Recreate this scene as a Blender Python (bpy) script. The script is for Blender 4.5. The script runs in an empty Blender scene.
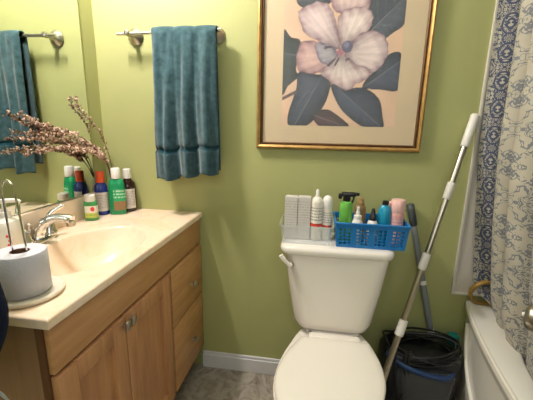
import bpy, bmesh, math, random
import numpy as np
from mathutils import Vector, Matrix
random.seed(7)
C = bpy.context.scene.collection
pi = math.pi

# ------------------------------------------------------------------ materials
def srgb(h):
    if isinstance(h, str):
        h = [int(h[i:i+2], 16)/255 for i in (0, 2, 4)]
    return tuple((c/12.92 if c <= .04045 else ((c+.055)/1.055)**2.4) for c in h[:3]) + (1,)

def new_mat(name):
    m = bpy.data.materials.new(name); m.use_nodes = True
    nt = m.node_tree
    return m, nt, nt.nodes['Principled BSDF'], nt.nodes['Material Output']

def N(nt, typ, **kw):
    n = nt.nodes.new(typ)
    for k, v in kw.items():
        if k in n.inputs.keys(): n.inputs[k].default_value = v
        else: setattr(n, k, v)
    return n

def ramp(nt, stops):
    r = nt.nodes.new('ShaderNodeValToRGB')
    e = r.color_ramp.elements
    while len(e) < len(stops): e.new(.5)
    for el, (p, c) in zip(e, stops): el.position = p; el.color = c
    return r

def math_n(nt, op, a, b=None):
    n = nt.nodes.new('ShaderNodeMath'); n.operation = op
    for i, v in enumerate((a, b)):
        if v is None: continue
        if isinstance(v, (int, float)): n.inputs[i].default_value = v
        else: nt.links.new(v, n.inputs[i])
    return n.outputs[0]

def simple(name, col, rough=.5, metal=0, var=.06, scale=12, bump=0, bscale=80, coat=0, spec=.5, sss=0):
    m, nt, b, o = new_mat(name)
    c = srgb(col)
    tc = N(nt, 'ShaderNodeTexCoord')
    nz = N(nt, 'ShaderNodeTexNoise', Scale=scale, Detail=4.0)
    nt.links.new(tc.outputs['Object'], nz.inputs['Vector'])
    r = ramp(nt, [(.3, tuple(x*(1-var) for x in c[:3])+(1,)), (.7, tuple(min(1, x*(1+var)) for x in c[:3])+(1,))])
    nt.links.new(nz.outputs['Fac'], r.inputs['Fac']); nt.links.new(r.outputs['Color'], b.inputs['Base Color'])
    b.inputs['Roughness'].default_value = rough; b.inputs['Metallic'].default_value = metal
    b.inputs['Coat Weight'].default_value = coat; b.inputs['Specular IOR Level'].default_value = spec
    if bump:
        n2 = N(nt, 'ShaderNodeTexNoise', Scale=bscale, Detail=3.0)
        nt.links.new(tc.outputs['Object'], n2.inputs['Vector'])
        bp = N(nt, 'ShaderNodeBump', Strength=bump, Distance=.004)
        nt.links.new(n2.outputs['Fac'], bp.inputs['Height']); nt.links.new(bp.outputs['Normal'], b.inputs['Normal'])
    return m

def wood(name, c1, c2, axis='z', rough=.45):
    m, nt, b, o = new_mat(name)
    tc = N(nt, 'ShaderNodeTexCoord'); mp = N(nt, 'ShaderNodeMapping')
    s = {'z': (26, 26, 2.2), 'y': (26, 2.2, 26)}[axis]
    mp.inputs['Scale'].default_value = s
    nt.links.new(tc.outputs['Object'], mp.inputs['Vector'])
    nz = N(nt, 'ShaderNodeTexNoise', Scale=1.6, Detail=6.0, Roughness=.6, Distortion=.4)
    nt.links.new(mp.outputs['Vector'], nz.inputs['Vector'])
    r = ramp(nt, [(.3, srgb(c1)), (.7, srgb(c2))])
    nt.links.new(nz.outputs['Fac'], r.inputs['Fac']); nt.links.new(r.outputs['Color'], b.inputs['Base Color'])
    b.inputs['Roughness'].default_value = rough
    return m

def marble(name, stops, scale, rough, dist=1.2, detail=8.0, bump=0):
    m, nt, b, o = new_mat(name)
    tc = N(nt, 'ShaderNodeTexCoord')
    nz = N(nt, 'ShaderNodeTexNoise', Scale=scale, Detail=detail, Roughness=.62, Distortion=dist)
    nt.links.new(tc.outputs['Object'], nz.inputs['Vector'])
    r = ramp(nt, stops)
    nt.links.new(nz.outputs['Fac'], r.inputs['Fac']); nt.links.new(r.outputs['Color'], b.inputs['Base Color'])
    b.inputs['Roughness'].default_value = rough
    if bump:
        bp = N(nt, 'ShaderNodeBump', Strength=bump, Distance=.003)
        nt.links.new(nz.outputs['Fac'], bp.inputs['Height']); nt.links.new(bp.outputs['Normal'], b.inputs['Normal'])
    return m

def see_through(name, col, alpha, rough=.1):
    m, nt, b, o = new_mat(name)
    b.inputs['Base Color'].default_value = srgb(col); b.inputs['Roughness'].default_value = rough
    t = N(nt, 'ShaderNodeBsdfTransparent'); mx = N(nt, 'ShaderNodeMixShader')
    nz = N(nt, 'ShaderNodeTexNoise', Scale=9.0)
    a = math_n(nt, 'ADD', math_n(nt, 'MULTIPLY', nz.outputs['Fac'], .08), alpha-.04)
    nt.links.new(a, mx.inputs[0]); nt.links.new(t.outputs[0], mx.inputs[1]); nt.links.new(b.outputs[0], mx.inputs[2])
    nt.links.new(mx.outputs[0], o.inputs['Surface'])
    return m

def attr_mat(name, rough=.6):
    m, nt, b, o = new_mat(name)
    a = N(nt, 'ShaderNodeAttribute', attribute_name='Col')
    nt.links.new(a.outputs['Color'], b.inputs['Base Color']); b.inputs['Roughness'].default_value = rough
    return m

def label_mat(name, base, ink, rows=9, band=None, bandpos=(.0, .12), ink_lo=.12, ink_hi=.9):
    """a printed label: rows of unreadable fine print broken up by noise, optional colour band (UV v)"""
    m, nt, b, o = new_mat(name)
    tc = N(nt, 'ShaderNodeTexCoord'); sp = N(nt, 'ShaderNodeSeparateXYZ')
    nt.links.new(tc.outputs['UV'], sp.inputs[0])
    u, v = sp.outputs['X'], sp.outputs['Y']
    fr = math_n(nt, 'FRACT', math_n(nt, 'MULTIPLY', v, rows))
    row = math_n(nt, 'LESS_THAN', fr, .5)
    cb = N(nt, 'ShaderNodeCombineXYZ')
    nt.links.new(math_n(nt, 'MULTIPLY', u, 22.0), cb.inputs[0]); nt.links.new(math_n(nt, 'FLOOR', math_n(nt, 'MULTIPLY', v, rows)), cb.inputs[1])
    nz = N(nt, 'ShaderNodeTexNoise', Scale=1.0, Detail=2.0); nt.links.new(cb.outputs[0], nz.inputs['Vector'])
    ik = math_n(nt, 'MULTIPLY', row, math_n(nt, 'GREATER_THAN', nz.outputs['Fac'], .48))
    ik = math_n(nt, 'MULTIPLY', ik, math_n(nt, 'GREATER_THAN', v, ink_lo)); ik = math_n(nt, 'MULTIPLY', ik, math_n(nt, 'LESS_THAN', v, ink_hi))
    mx = N(nt, 'ShaderNodeMix', data_type='RGBA'); mx.inputs[6].default_value = srgb(base); mx.inputs[7].default_value = srgb(ink)
    nt.links.new(math_n(nt, 'MULTIPLY', ik, .75), mx.inputs[0])
    out = mx.outputs[2]
    if band:
        k = math_n(nt, 'MULTIPLY', math_n(nt, 'GREATER_THAN', v, bandpos[0]), math_n(nt, 'LESS_THAN', v, bandpos[1]))
        m2 = N(nt, 'ShaderNodeMix', data_type='RGBA'); m2.inputs[7].default_value = srgb(band)
        nt.links.new(k, m2.inputs[0]); nt.links.new(out, m2.inputs[6]); out = m2.outputs[2]
    nt.links.new(out, b.inputs['Base Color']); b.inputs['Roughness'].default_value = .4
    return m

M = {}
M['wall'] = simple('wall_paint', 'aaac73', .55, var=.03, scale=3, bump=.10, bscale=160)
M['ceiling'] = simple('ceiling_paint', 'e4e4e2', .8)
M['floor'] = marble('vinyl_floor', [(.28, srgb('625a50')), (.45, srgb('8a8176')), (.6, srgb('a79e92')), (.75, srgb('776e63'))], 9, .45, 2.2)
M['baseboard'] = simple('baseboard_paint', 'd9d8dc', .4, var=.02)
M['counter'] = marble('cultured_marble', [(.3, srgb('f0d8ba')), (.5, srgb('f6e0c8')), (.65, srgb('efd5b4')), (.8, srgb('f8e6d2'))], 5, .22, 2.5)
M['maple'] = wood('maple_upright', 'b4805a', 'cc9a6a', 'z')
M['maple_h'] = wood('maple_lengthwise', 'b88658', 'd0a26e', 'y')
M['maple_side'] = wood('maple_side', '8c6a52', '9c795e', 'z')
M['dark_edge'] = wood('dark_edge_wood', '5c3c28', '70492f', 'z')
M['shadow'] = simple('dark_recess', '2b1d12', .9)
M['chrome'] = simple('chrome', 'e2e0de', .08, 1, var=.02)
M['nickel'] = simple('brushed_nickel', 'b9b2a6', .28, 1, var=.05)
M['porcelain'] = simple('porcelain', 'f0e9e1', .12, var=.015, scale=4, coat=.3)
M['seat'] = simple('seat_plastic', 'efe9df', .2, var=.01, scale=4)
M['tub'] = simple('tub_enamel', 'efebe3', .18, var=.02, scale=3)
M['panel'] = simple('surround_plastic', 'd3cbc2', .3, var=.03, scale=4)
M['panel_edge'] = simple('surround_trim', 'd6d0c4', .35, var=.02)
M['gold'] = simple('gilt_frame', 'b8925a', .34, .7, var=.18, scale=40)
M['gold_dark'] = simple('gilt_frame_inner', '5a3a1e', .45, .3, var=.2, scale=40)
M['mat_board'] = simple('mat_board', 'd6c09e', .8, var=.015, scale=3)
M['art'] = attr_mat('magnolia_print', .7)
M['glassp'] = see_through('picture_glass', 'dfe6e6', .045, .0)
M['clear'] = see_through('clear_plastic', 'dfe6ea', .36, .15)
M['roll'] = simple('toilet_paper', 'd0cfd6', .9, var=.02, bump=.5, bscale=180)
M['card'] = simple('brown_card', '6d4a36', .9)
M['cream'] = simple('cream_plastic', 'e3dccb', .3, var=.02)
M['white'] = simple('white_plastic', 'ece8e2', .3, var=.02)
M['whitetr'] = simple('milky_plastic', 'e6e2d6', .3, var=.02)
M['wire'] = simple('dark_wire', '6b6a70', .25, .9)
M['black'] = simple('black_plastic', '15161a', .35, var=.2)
M['blackcord'] = simple('black_rubber', '0d0d10', .4, var=.2)
M['smoke'] = simple('smoke_grey_plastic', '3c3f42', .2, var=.1)
M['bluetrim'] = simple('blue_trim_plastic', '17335e', .45)
M['navyplastic'] = simple('navy_plastic', '1b2a6a', .35)
M['teal_cap'] = simple('teal_cap', '1f8f86', .35)
M['pole_grey'] = simple('grey_pole_plastic', '7f858a', .4)
M['pole_dark'] = simple('dark_grip', '3f4448', .5)
M['basket'] = simple('blue_basket_plastic', '1271b8', .35, var=.05)
M['green_b'] = simple('green_bottle', '0c8a56', .3, var=.06)
M['green_l'] = simple('leaf_green_bottle', '67ad4a', .35, var=.05)
M['green_d'] = simple('mid_green_bottle', '3c8f4c', .35, var=.05)
M['cobalt'] = simple('cobalt_bottle', '20307e', .15, var=.1)
M['orange'] = simple('orange_cap', 'e2521f', .35)
M['amber'] = simple('dark_brown_glass', '2a1712', .12, var=.15)
M['cyan'] = simple('cyan_bottle', '1f8fb5', .25, var=.06)
M['pink'] = simple('pink_canister', 'e2aaa6', .4, var=.03)
M['pinkcap'] = simple('pink_lid', 'efc1bd', .35, var=.02)
M['tan'] = simple('tan_bottle', '9c7d52', .4, var=.1)
M['box'] = label_mat('white_carton', 'd6d0cc', 'b8b0ac', 16, ink_lo=.3, ink_hi=.92)
M['lab_grey'] = label_mat('printed_grey_label', 'd4cbc4', '777070', 12)
M['lab_white'] = label_mat('printed_white_label', 'e9e4da', '6f6a66', 9)
M['lab_red'] = label_mat('white_label_red_band', 'efe8de', '5c5452', 8, 'c0392f', (.0, .13), .25, .8)
M['lab_green'] = label_mat('green_label', '2aa06a', 'd8f0d8', 7, '8a6a45', (.0, .42), .5, .95)
M['lab_yellow'] = label_mat('yellow_green_label', 'bfc65a', '7fa64a', 5, 'e8e4d6', (.42, 1.0), .05, .40)
M['red'] = simple('red_print', 'd8433f', .5)
M['blush'] = simple('dried_blossom', 'c9ab97', .9, var=.3, scale=60)
M['blush2'] = simple('dried_bract', '8d6d55', .9, var=.3, scale=60)
M['stalk'] = simple('dry_stalk', '7a5b3c', .8)
M['vase'] = simple('cream_vase', 'd8cdb4', .25)
M['hoop'] = simple('tan_ring', 'a8843c', .4, var=.12)
M['navy'] = simple('navy_cloth', '1a2036', .95, var=.2, bump=.6, bscale=200)
M['tagw'] = label_mat('pale_tag', 'ccd0d8', '3d5a9a', 3, ink_lo=.2, ink_hi=.8)
M['water'] = simple('steel_drain', '9a948c', .3, .8)

m, nt, b, o = new_mat('mirror_silver')
b.inputs['Base Color'].default_value = (.86, .90, .84, 1); b.inputs['Metallic'].default_value = 1; b.inputs['Roughness'].default_value = .0
M['mirror'] = m

# towel: terry with a woven band
m, nt, b, o = new_mat('teal_terry')
tc = N(nt, 'ShaderNodeTexCoord'); sp = N(nt, 'ShaderNodeSeparateXYZ'); nt.links.new(tc.outputs['UV'], sp.inputs[0])
v = sp.outputs['Y']
band = math_n(nt, 'MULTIPLY', math_n(nt, 'GREATER_THAN', v, .092), math_n(nt, 'LESS_THAN', v, .112))
nz = N(nt, 'ShaderNodeTexNoise', Scale=260.0, Detail=2.0); nt.links.new(tc.outputs['Object'], nz.inputs['Vector'])
n2 = N(nt, 'ShaderNodeTexNoise', Scale=40.0, Detail=4.0); nt.links.new(tc.outputs['Object'], n2.inputs['Vector'])
r = ramp(nt, [(.3, srgb('28434a')), (.7, srgb('425f68'))]); nt.links.new(n2.outputs['Fac'], r.inputs['Fac'])
mx = N(nt, 'ShaderNodeMix', data_type='RGBA'); mx.inputs[7].default_value = srgb('143c46')
nt.links.new(band, mx.inputs[0]); nt.links.new(r.outputs['Color'], mx.inputs[6]); nt.links.new(mx.outputs[2], b.inputs['Base Color'])
bp = N(nt, 'ShaderNodeBump', Strength=.6, Distance=.003); nt.links.new(nz.outputs['Fac'], bp.inputs['Height']); nt.links.new(bp.outputs['Normal'], b.inputs['Normal'])
b.inputs['Roughness'].default_value = 1; b.inputs['Sheen Weight'].default_value = .3; b.inputs['Specular IOR Level'].default_value = .1
M['towel'] = m

# curtain: mirrored noise gives symmetric damask; the border strip (u small) is bolder and darker. UV is in metres.
m, nt, b, o = new_mat('damask_curtain')
tc = N(nt, 'ShaderNodeTexCoord'); sp = N(nt, 'ShaderNodeSeparateXYZ'); nt.links.new(tc.outputs['UV'], sp.inputs[0])
def damask(u, v, pu, pv, scale, seed, thr, width):
    a = math_n(nt, 'PINGPONG', u, pu); c = math_n(nt, 'PINGPONG', v, pv)
    cb = N(nt, 'ShaderNodeCombineXYZ'); nt.links.new(a, cb.inputs[0]); nt.links.new(c, cb.inputs[1]); cb.inputs[2].default_value = seed
    nz = N(nt, 'ShaderNodeTexNoise', Scale=scale, Detail=1.5, Distortion=1.0); nt.links.new(cb.outputs[0], nz.inputs['Vector'])
    d = math_n(nt, 'ABSOLUTE', math_n(nt, 'SUBTRACT', nz.outputs['Fac'], thr))
    return math_n(nt, 'LESS_THAN', d, width), nz.outputs['Fac']
u, v = sp.outputs['X'], sp.outputs['Y']
k1, f1 = damask(u, v, .044, .095, 58, 5.7, .5, .05)
k1b = math_n(nt, 'GREATER_THAN', f1, .61)
# medallions down the middle of the border
mu = math_n(nt, 'DIVIDE', math_n(nt, 'SUBTRACT', u, .044), .027)
mv = math_n(nt, 'DIVIDE', math_n(nt, 'SUBTRACT', math_n(nt, 'PINGPONG', v, .095), .0475), .036)
rad = math_n(nt, 'SQRT', math_n(nt, 'ADD', math_n(nt, 'MULTIPLY', mu, mu), math_n(nt, 'MULTIPLY', mv, mv)))
ring = math_n(nt, 'LESS_THAN', math_n(nt, 'ABSOLUTE', math_n(nt, 'SUBTRACT', rad, .88)), .09)
core = math_n(nt, 'LESS_THAN', math_n(nt, 'ABSOLUTE', math_n(nt, 'SUBTRACT', rad, .40)), .11)
bold = math_n(nt, 'MAXIMUM', math_n(nt, 'MAXIMUM', k1, k1b), math_n(nt, 'MAXIMUM', ring, core))
k2, f2 = damask(u, v, .075, .11, 42, 8.1, .5, .042)
k2b = math_n(nt, 'GREATER_THAN', f2, .67)
fine = math_n(nt, 'MAXIMUM', k2, k2b)
edge = math_n(nt, 'LESS_THAN', u, .090)
n3 = N(nt, 'ShaderNodeTexNoise', Scale=7.0, Detail=3.0); nt.links.new(tc.outputs['UV'], n3.inputs['Vector'])
base = ramp(nt, [(.35, srgb('aaa498')), (.65, srgb('beb8ab'))]); nt.links.new(n3.outputs['Fac'], base.inputs['Fac'])
m1 = N(nt, 'ShaderNodeMix', data_type='RGBA'); nt.links.new(math_n(nt, 'MULTIPLY', fine, .8), m1.inputs[0]); nt.links.new(base.outputs['Color'], m1.inputs[6]); m1.inputs[7].default_value = srgb('596375')
m2 = N(nt, 'ShaderNodeMix', data_type='RGBA'); nt.links.new(math_n(nt, 'MULTIPLY', bold, .92), m2.inputs[0]); nt.links.new(base.outputs['Color'], m2.inputs[6]); m2.inputs[7].default_value = srgb('23365f')
m3 = N(nt, 'ShaderNodeMix', data_type='RGBA'); nt.links.new(edge, m3.inputs[0]); nt.links.new(m1.outputs[2], m3.inputs[6]); nt.links.new(m2.outputs[2], m3.inputs[7])
nt.links.new(m3.outputs[2], b.inputs['Base Color']); b.inputs['Roughness'].default_value = .8
M['curtain'] = m

# ------------------------------------------------------------------ mesh helpers
def link(name, bm, mats, parent=None, smooth=True, angle=40):
    """one mesh object; geometry is given in world metres, or local to the parent when the parent sits at the origin"""
    me = bpy.data.meshes.new(name)
    bmesh.ops.recalc_face_normals(bm, faces=bm.faces[:])
    off = Vector((0, 0, 0))
    if parent is not None:
        p = parent
        while p: off += p.location; p = p.parent
    if parent is None:
        zs = [v.co.z for v in bm.verts]; xs = [v.co.x for v in bm.verts]; ys = [v.co.y for v in bm.verts]
        off = Vector(((min(xs)+max(xs))/2, (min(ys)+max(ys))/2, min(zs)))
    for v in bm.verts: v.co -= off
    if smooth:
        for f in bm.faces: f.smooth = True
        for e in bm.edges:
            if len(e.link_faces) == 2 and e.calc_face_angle(0) > math.radians(angle): e.smooth = False
    bm.to_mesh(me); bm.free()
    for mm in (mats if isinstance(mats, (list, tuple)) else [mats]): me.materials.append(mm)
    ob = bpy.data.objects.new(name, me); C.objects.link(ob)
    if parent is not None: ob.parent = parent
    else: ob.location = off
    return ob

def tag(o, label, cat, group=None, kind=None):
    if label: o['label'] = label
    if cat: o['category'] = cat
    if group: o['group'] = group
    if kind: o['kind'] = kind
    return o

def thing(name, label, cat, loc=(0, 0, 0), group=None):
    o = bpy.data.objects.new(name, None); o.empty_display_size = .05; C.objects.link(o); o.location = loc
    return tag(o, label, cat, group)

def struct(name, bm, m, smooth=False):
    o = link(name, bm, m, smooth=smooth); o['kind'] = 'structure'; return o

def BM(): return bmesh.new()

def box(bm, x0, x1, y0, y1, z0, z1, bev=0, seg=2, mi=0):
    g = bmesh.ops.create_cube(bm, size=1)
    vs = g['verts']
    bmesh.ops.scale(bm, vec=(abs(x1-x0), abs(y1-y0), abs(z1-z0)), verts=vs)
    bmesh.ops.translate(bm, vec=((x0+x1)/2, (y0+y1)/2, (z0+z1)/2), verts=vs)
    fs = {f for v in vs for f in v.link_faces}
    for f in fs: f.material_index = mi
    if bev:
        es = list({e for v in vs for e in v.link_edges})
        bmesh.ops.bevel(bm, geom=es, offset=bev, segments=seg, profile=.5, affect='EDGES')
    return bm

def loft(bm, loops, cap0=True, cap1=True, closed=True, mi=0, uv=False):
    rows = [[bm.verts.new(p) for p in lp] for lp in loops]
    n = len(rows[0]); fs = []
    uvl = bm.loops.layers.uv.verify() if uv else None
    for i in range(len(rows)-1):
        for j in range(n if closed else n-1):
            k = (j+1) % n
            try: f = bm.faces.new((rows[i][j], rows[i][k], rows[i+1][k], rows[i+1][j]))
            except ValueError: continue
            f.material_index = mi; fs.append(f)
            if uv:
                d = n if closed else n-1
                for l, (a, c) in zip(f.loops, ((j, i), (j+1, i), (j+1, i+1), (j, i+1))): l[uvl].uv = (a/d, c/(len(rows)-1))
    if cap0 and closed: f = bm.faces.new(rows[0]); f.material_index = mi
    if cap1 and closed: f = bm.faces.new(rows[-1]); f.material_index = mi
    return rows

def lathe(bm, prof, c=(0, 0, 0), n=28, sx=1, sy=1, ax='z', power=2, cap0=True, cap1=True, mi=0, rot=0):
    loops = []
    for r, h in prof:
        lp = []
        for i in range(n):
            t = 2*pi*i/n
            ct, st = math.cos(t), math.sin(t)
            if power != 2:
                ct = math.copysign(abs(ct)**(2/power), ct); st = math.copysign(abs(st)**(2/power), st)
            x, y = r*sx*ct, r*sy*st
            if rot: x, y = x*math.cos(rot)-y*math.sin(rot), x*math.sin(rot)+y*math.cos(rot)
            p = {'z': (x, y, h), 'y': (x, h, y), 'x': (h, x, y)}[ax]
            lp.append((c[0]+p[0], c[1]+p[1], c[2]+p[2]))
        loops.append(lp)
    return loft(bm, loops, cap0, cap1, mi=mi)

def label_patch(bm, r, z0, z1, c, a0, a1, n=16, sx=1, sy=1, power=2, rot=0):
    """curved label on a bottle: part of a lathe, with UV"""
    lo = []
    for z in (z0, z1):
        lp = []
        for i in range(n+1):
            t = a0+(a1-a0)*i/n
            ct, st = math.cos(t), math.sin(t)
            if power != 2:
                ct = math.copysign(abs(ct)**(2/power), ct); st = math.copysign(abs(st)**(2/power), st)
            x, y = r*sx*ct, r*sy*st
            if rot: x, y = x*math.cos(rot)-y*math.sin(rot), x*math.sin(rot)+y*math.cos(rot)
            lp.append((c[0]+x, c[1]+y, c[2]+z))
        lo.append(lp)
    loft(bm, lo, False, False, closed=False, uv=True)
    return bm

def smooth_path(pts, k=6):
    pts = [Vector(p) for p in pts]
    if len(pts) < 3: return pts
    out = []
    P = [2*pts[0]-pts[1]]+pts+[2*pts[-1]-pts[-2]]
    for i in range(1, len(P)-2):
        for s in range(k):
            t = s/k
            p0, p1, p2, p3 = P[i-1:i+3]
            out.append(.5*((2*p1)+(p2-p0)*t+(2*p0-5*p1+4*p2-p3)*t*t+(3*p1-p0-3*p2+p3)*t**3))
    out.append(pts[-1])
    return out

def tube(bm, pts, r, n=10, closed=False, flat=1.0, cap=True, mi=0):
    pts = [Vector(p) for p in pts]
    m_ = len(pts)
    rs = r if isinstance(r, (list, tuple)) else [r]*m_
    if len(rs) != m_: rs = [rs[0]+(rs[-1]-rs[0])*i/(m_-1) for i in range(m_)] if len(rs) == 2 else [rs[min(len(rs)-1, int(i*len(rs)/m_))] for i in range(m_)]
    tg = []
    for i in range(m_):
        a = pts[(i-1) % m_] if (closed or i > 0) else pts[i]; c = pts[(i+1) % m_] if (closed or i < m_-1) else pts[i]
        tg.append((c-a).normalized())
    up = Vector((0, 0, 1)) if abs(tg[0].z) < .9 else Vector((1, 0, 0))
    nv = tg[0].cross(up).normalized(); loops = []
    for i in range(m_):
        nv = (nv - tg[i]*nv.dot(tg[i])).normalized(); bv = tg[i].cross(nv)
        loops.append([tuple(pts[i]+nv*(rs[i]*math.cos(2*pi*j/n))+bv*(rs[i]*flat*math.sin(2*pi*j/n))) for j in range(n)])
    if closed: loft(bm, loops+[loops[0]], False, False, mi=mi); bmesh.ops.remove_doubles(bm, verts=bm.verts[:], dist=1e-6)
    else: loft(bm, loops, cap, cap, mi=mi)
    return bm

def rrect(cx, cy, hx, hy, r, z, n=6):
    r = min(r, hx*.999, hy*.999); pts = []
    for qx, qy, a0 in ((1, 1, 0), (-1, 1, pi/2), (-1, -1, pi), (1, -1, 3*pi/2)):
        for i in range(n+1):
            a = a0+i/n*pi/2
            pts.append((cx+qx*(hx-r)+r*math.cos(a), cy+qy*(hy-r)+r*math.sin(a), z))
    return pts

def grid(bm, fn, nu, nv, uvfn=None):
    uvl = bm.loops.layers.uv.verify()
    V = [[bm.verts.new(fn(i/nu, j/nv)) for i in range(nu+1)] for j in range(nv+1)]
    for j in range(nv):
        for i in range(nu):
            f = bm.faces.new((V[j][i], V[j][i+1], V[j+1][i+1], V[j+1][i]))
            for l, (a, c) in zip(f.loops, ((i, j), (i+1, j), (i+1, j+1), (i, j+1))):
                l[uvl].uv = uvfn(a/nu, c/nv) if uvfn else (a/nu, c/nv)
    return V

def solidify(o, t, off=0):
    md = o.modifiers.new('thickness', 'SOLIDIFY'); md.thickness = t; md.offset = off

def copy_tree(o, parent=None):
    c = o.copy(); C.objects.link(c)
    if parent: c.parent = parent
    for ch in list(o.children): copy_tree(ch, c)
    return c

def lean_front(o):
    """the vanity is slightly out of square: its front runs closer to the mirror wall towards the door"""
    for q in [o]+[c for c in o.children_recursive]:
        if q.type != 'MESH': continue
        base = Vector((0, 0, 0)); p = q
        while p: base += p.location; p = p.parent
        for v in q.data.vertices:
            x, y = v.co.x+base.x, v.co.y+base.y
            k = min(1, max(0, (x+.94)/.40))
            v.co.x += k*(-.005+.021*y)

def hnoise(x, y=0.0, s=0):
    return math.sin(x*12.9+y*4.1+s)*.5+math.sin(x*5.3-y*7.7+s*2.1)*.3+math.sin(x*27.1+y*3.3+s*.7)*.2

# ------------------------------------------------------------------ the room
XL, XR, YF, ZC = -.965, 1.42, -2.1, 2.42
struct('wall_back', box(BM(), XL-.1, XR+.1, 0, .1, 0, ZC), M['wall'])
struct('wall_left', box(BM(), XL-.1, XL, YF, 0, 0, ZC), M['wall'])
struct('wall_right', box(BM(), XR, XR+.1, YF, 0, 0, ZC), M['panel'])
struct('wall_front', box(BM(), XL-.1, XR+.1, YF-.1, YF, 0, ZC), M['wall'])
struct('floor', box(BM(), XL-.1, XR+.1, YF-.1, .1, -.1, 0), M['floor'])
struct('ceiling', box(BM(), XL-.1, XR+.1, YF-.1, .1, ZC, ZC+.1), M['ceiling'])
bm = BM(); box(bm, -.515, .655, -.014, 0, 0, .072, .002); box(bm, -.515, .655, -.009, 0, .070, .088, .004)
struct('baseboard_back', bm, M['baseboard'])

# ------------------------------------------------------------------ vanity
vc = thing('vanity_cabinet', 'maple vanity cabinet with two doors and two drawers under the marble sink top', 'cabinet', (-.74, -.44, 0))
bm = BM()
for q in ((-.962, -.536, -.871, -.855, .105, .79), (-.962, -.536, -.02, -.003, .105, .79), (-.962, -.536, -.868, -.02, .105, .122), (-.962, -.950, -.868, -.02, .122, .79)): box(bm, *q)
link('carcass', bm, M['maple_side'], vc, False)
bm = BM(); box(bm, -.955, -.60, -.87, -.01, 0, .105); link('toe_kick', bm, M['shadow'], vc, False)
bm = BM(); box(bm, -.538, -.521, -.8725, -.855, .105, .79); link('corner_strip', bm, M['dark_edge'], vc, False)
bm = BM(); box(bm, -.536, -.522, -.855, -.003, .105, .79); link('face_frame', bm, M['maple'], vc, False)
bm = BM(); box(bm, -.522, -.508, -.868, -.006, .672, .788, .003); link('apron_panel', bm, M['maple_h'], vc)
def knob_bm(x, y, z, bm=None):
    bm = bm or BM(); lathe(bm, [(.006, 0), (.005, .012), (.008, .015), (.015, .019), (.016, .024), (.012, .029), (.004, .031)], (x, y, z), 16, 1, 1, 'x')
    return bm
for ya, yb, ky in ((-.866, -.622, -.635), (-.617, -.336, -.606)):
    fr = BM(); w = .055
    for a, c, e, g in ((ya, ya+w, .125, .664), (yb-w, yb, .125, .664), (ya+w, yb-w, .125, .125+w), (ya+w, yb-w, .664-w, .664)):
        box(fr, -.522, -.502, a, c, e, g, .002)
    d = link('door', fr, M['maple'], vc)
    pn = BM(); box(pn, -.521, -.5145, ya+w-.004, yb-w+.004, .125+w-.004, .664-w+.004); link('door_panel', pn, M['maple'], d, False)
    k = BM(); tube(k, [(-.503, ky, .642), (-.489, ky, .642)], .0045, 10)
    box(k, -.490, -.480, ky-.010, ky+.010, .628, .659, .0045, 3)
    link('pull', k, M['nickel'], d)
    k2 = BM(); k2.free()
for za, zb, in ((.424, .662), (.125, .416)):
    d = BM(); box(d, -.522, -.504, -.320, -.010, za, zb, .003)
    dr = link('drawer', d, M['maple_h'], vc)
    link('knob', knob_bm(-.505, -.150, (za+zb)/2-.012), M['nickel'], dr)
bm = BM(); box(bm, -.5215, -.5205, -.862, -.335, .664, .672); link('shadow_gap', bm, M['shadow'], vc, False)

lean_front(vc)
# countertop with an integral oval bowl
def top_fn():
    bm = BM(); x0, x1, y0, y1 = -.963, -.498, -.878, -.002
    nu, nv = 116, 220
    cx, cy, ax_, ay = -.695, -.49, .150, .222
    def f(u, v):
        x = x0+(x1-x0)*u; y = y0+(y1-y0)*v
        d = math.sqrt(((x-cx)/ax_)**2+((y-cy)/ay)**2)
        z = .814
        if d < 1.0:
            t = 1-d
            z -= .125*(1-(1-min(1, t*1.25))**2.4)
            z -= .0
        elif d < 1.16:
            z += .0
        e = min(x1-x, y-y0)
        if e < .004: z -= .004-math.sqrt(max(0, .004**2-(.004-e)**2))
        return (x, y, z)
    V = grid(bm, f, nu, nv)
    # skirt
    ring = [V[0][i] for i in range(nu+1)]+[V[j][nu] for j in range(1, nv+1)]+[V[nv][i] for i in range(nu-1, -1, -1)]+[V[j][0] for j in range(nv-1, 0, -1)]
    low = [bm.verts.new((v.co.x, v.co.y, .791)) for v in ring]
    for i in range(len(ring)):
        k = (i+1) % len(ring); bm.faces.new((ring[i], low[i], low[k], ring[k]))
    return bm
ct = link('marble_countertop', top_fn(), M['counter'], None, True, 50)
lean_front(ct)
tag(ct, 'cream marble countertop with sunken oval sink bowl', 'countertop')
bm = BM(); box(bm, -.963, -.944, -.878, -.002, .812, .905, .004); link('backsplash', bm, M['counter'], ct)
bm = BM(); lathe(bm, [(.004, 0), (.0065, .001), (.0065, .004)], (-.571, -.405, .787), 14, 1, 1.3, 'x'); link('overflow_hole', bm, M['dark_edge'], ct)
bm = BM(); lathe(bm, [(.021, -.002), (.021, .003), (.016, .004), (.012, .002)], (-.695, -.49, .6885), 20); link('drain', bm, M['water'], ct)

# mirror
bm = BM(); box(bm, -.9645, -.960, -1.0, -.096, .907, 1.95)
mr = link('wall_mirror', bm, M['mirror'], None, False); tag(mr, 'large frameless wall mirror above the sink backsplash', 'mirror')

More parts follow.
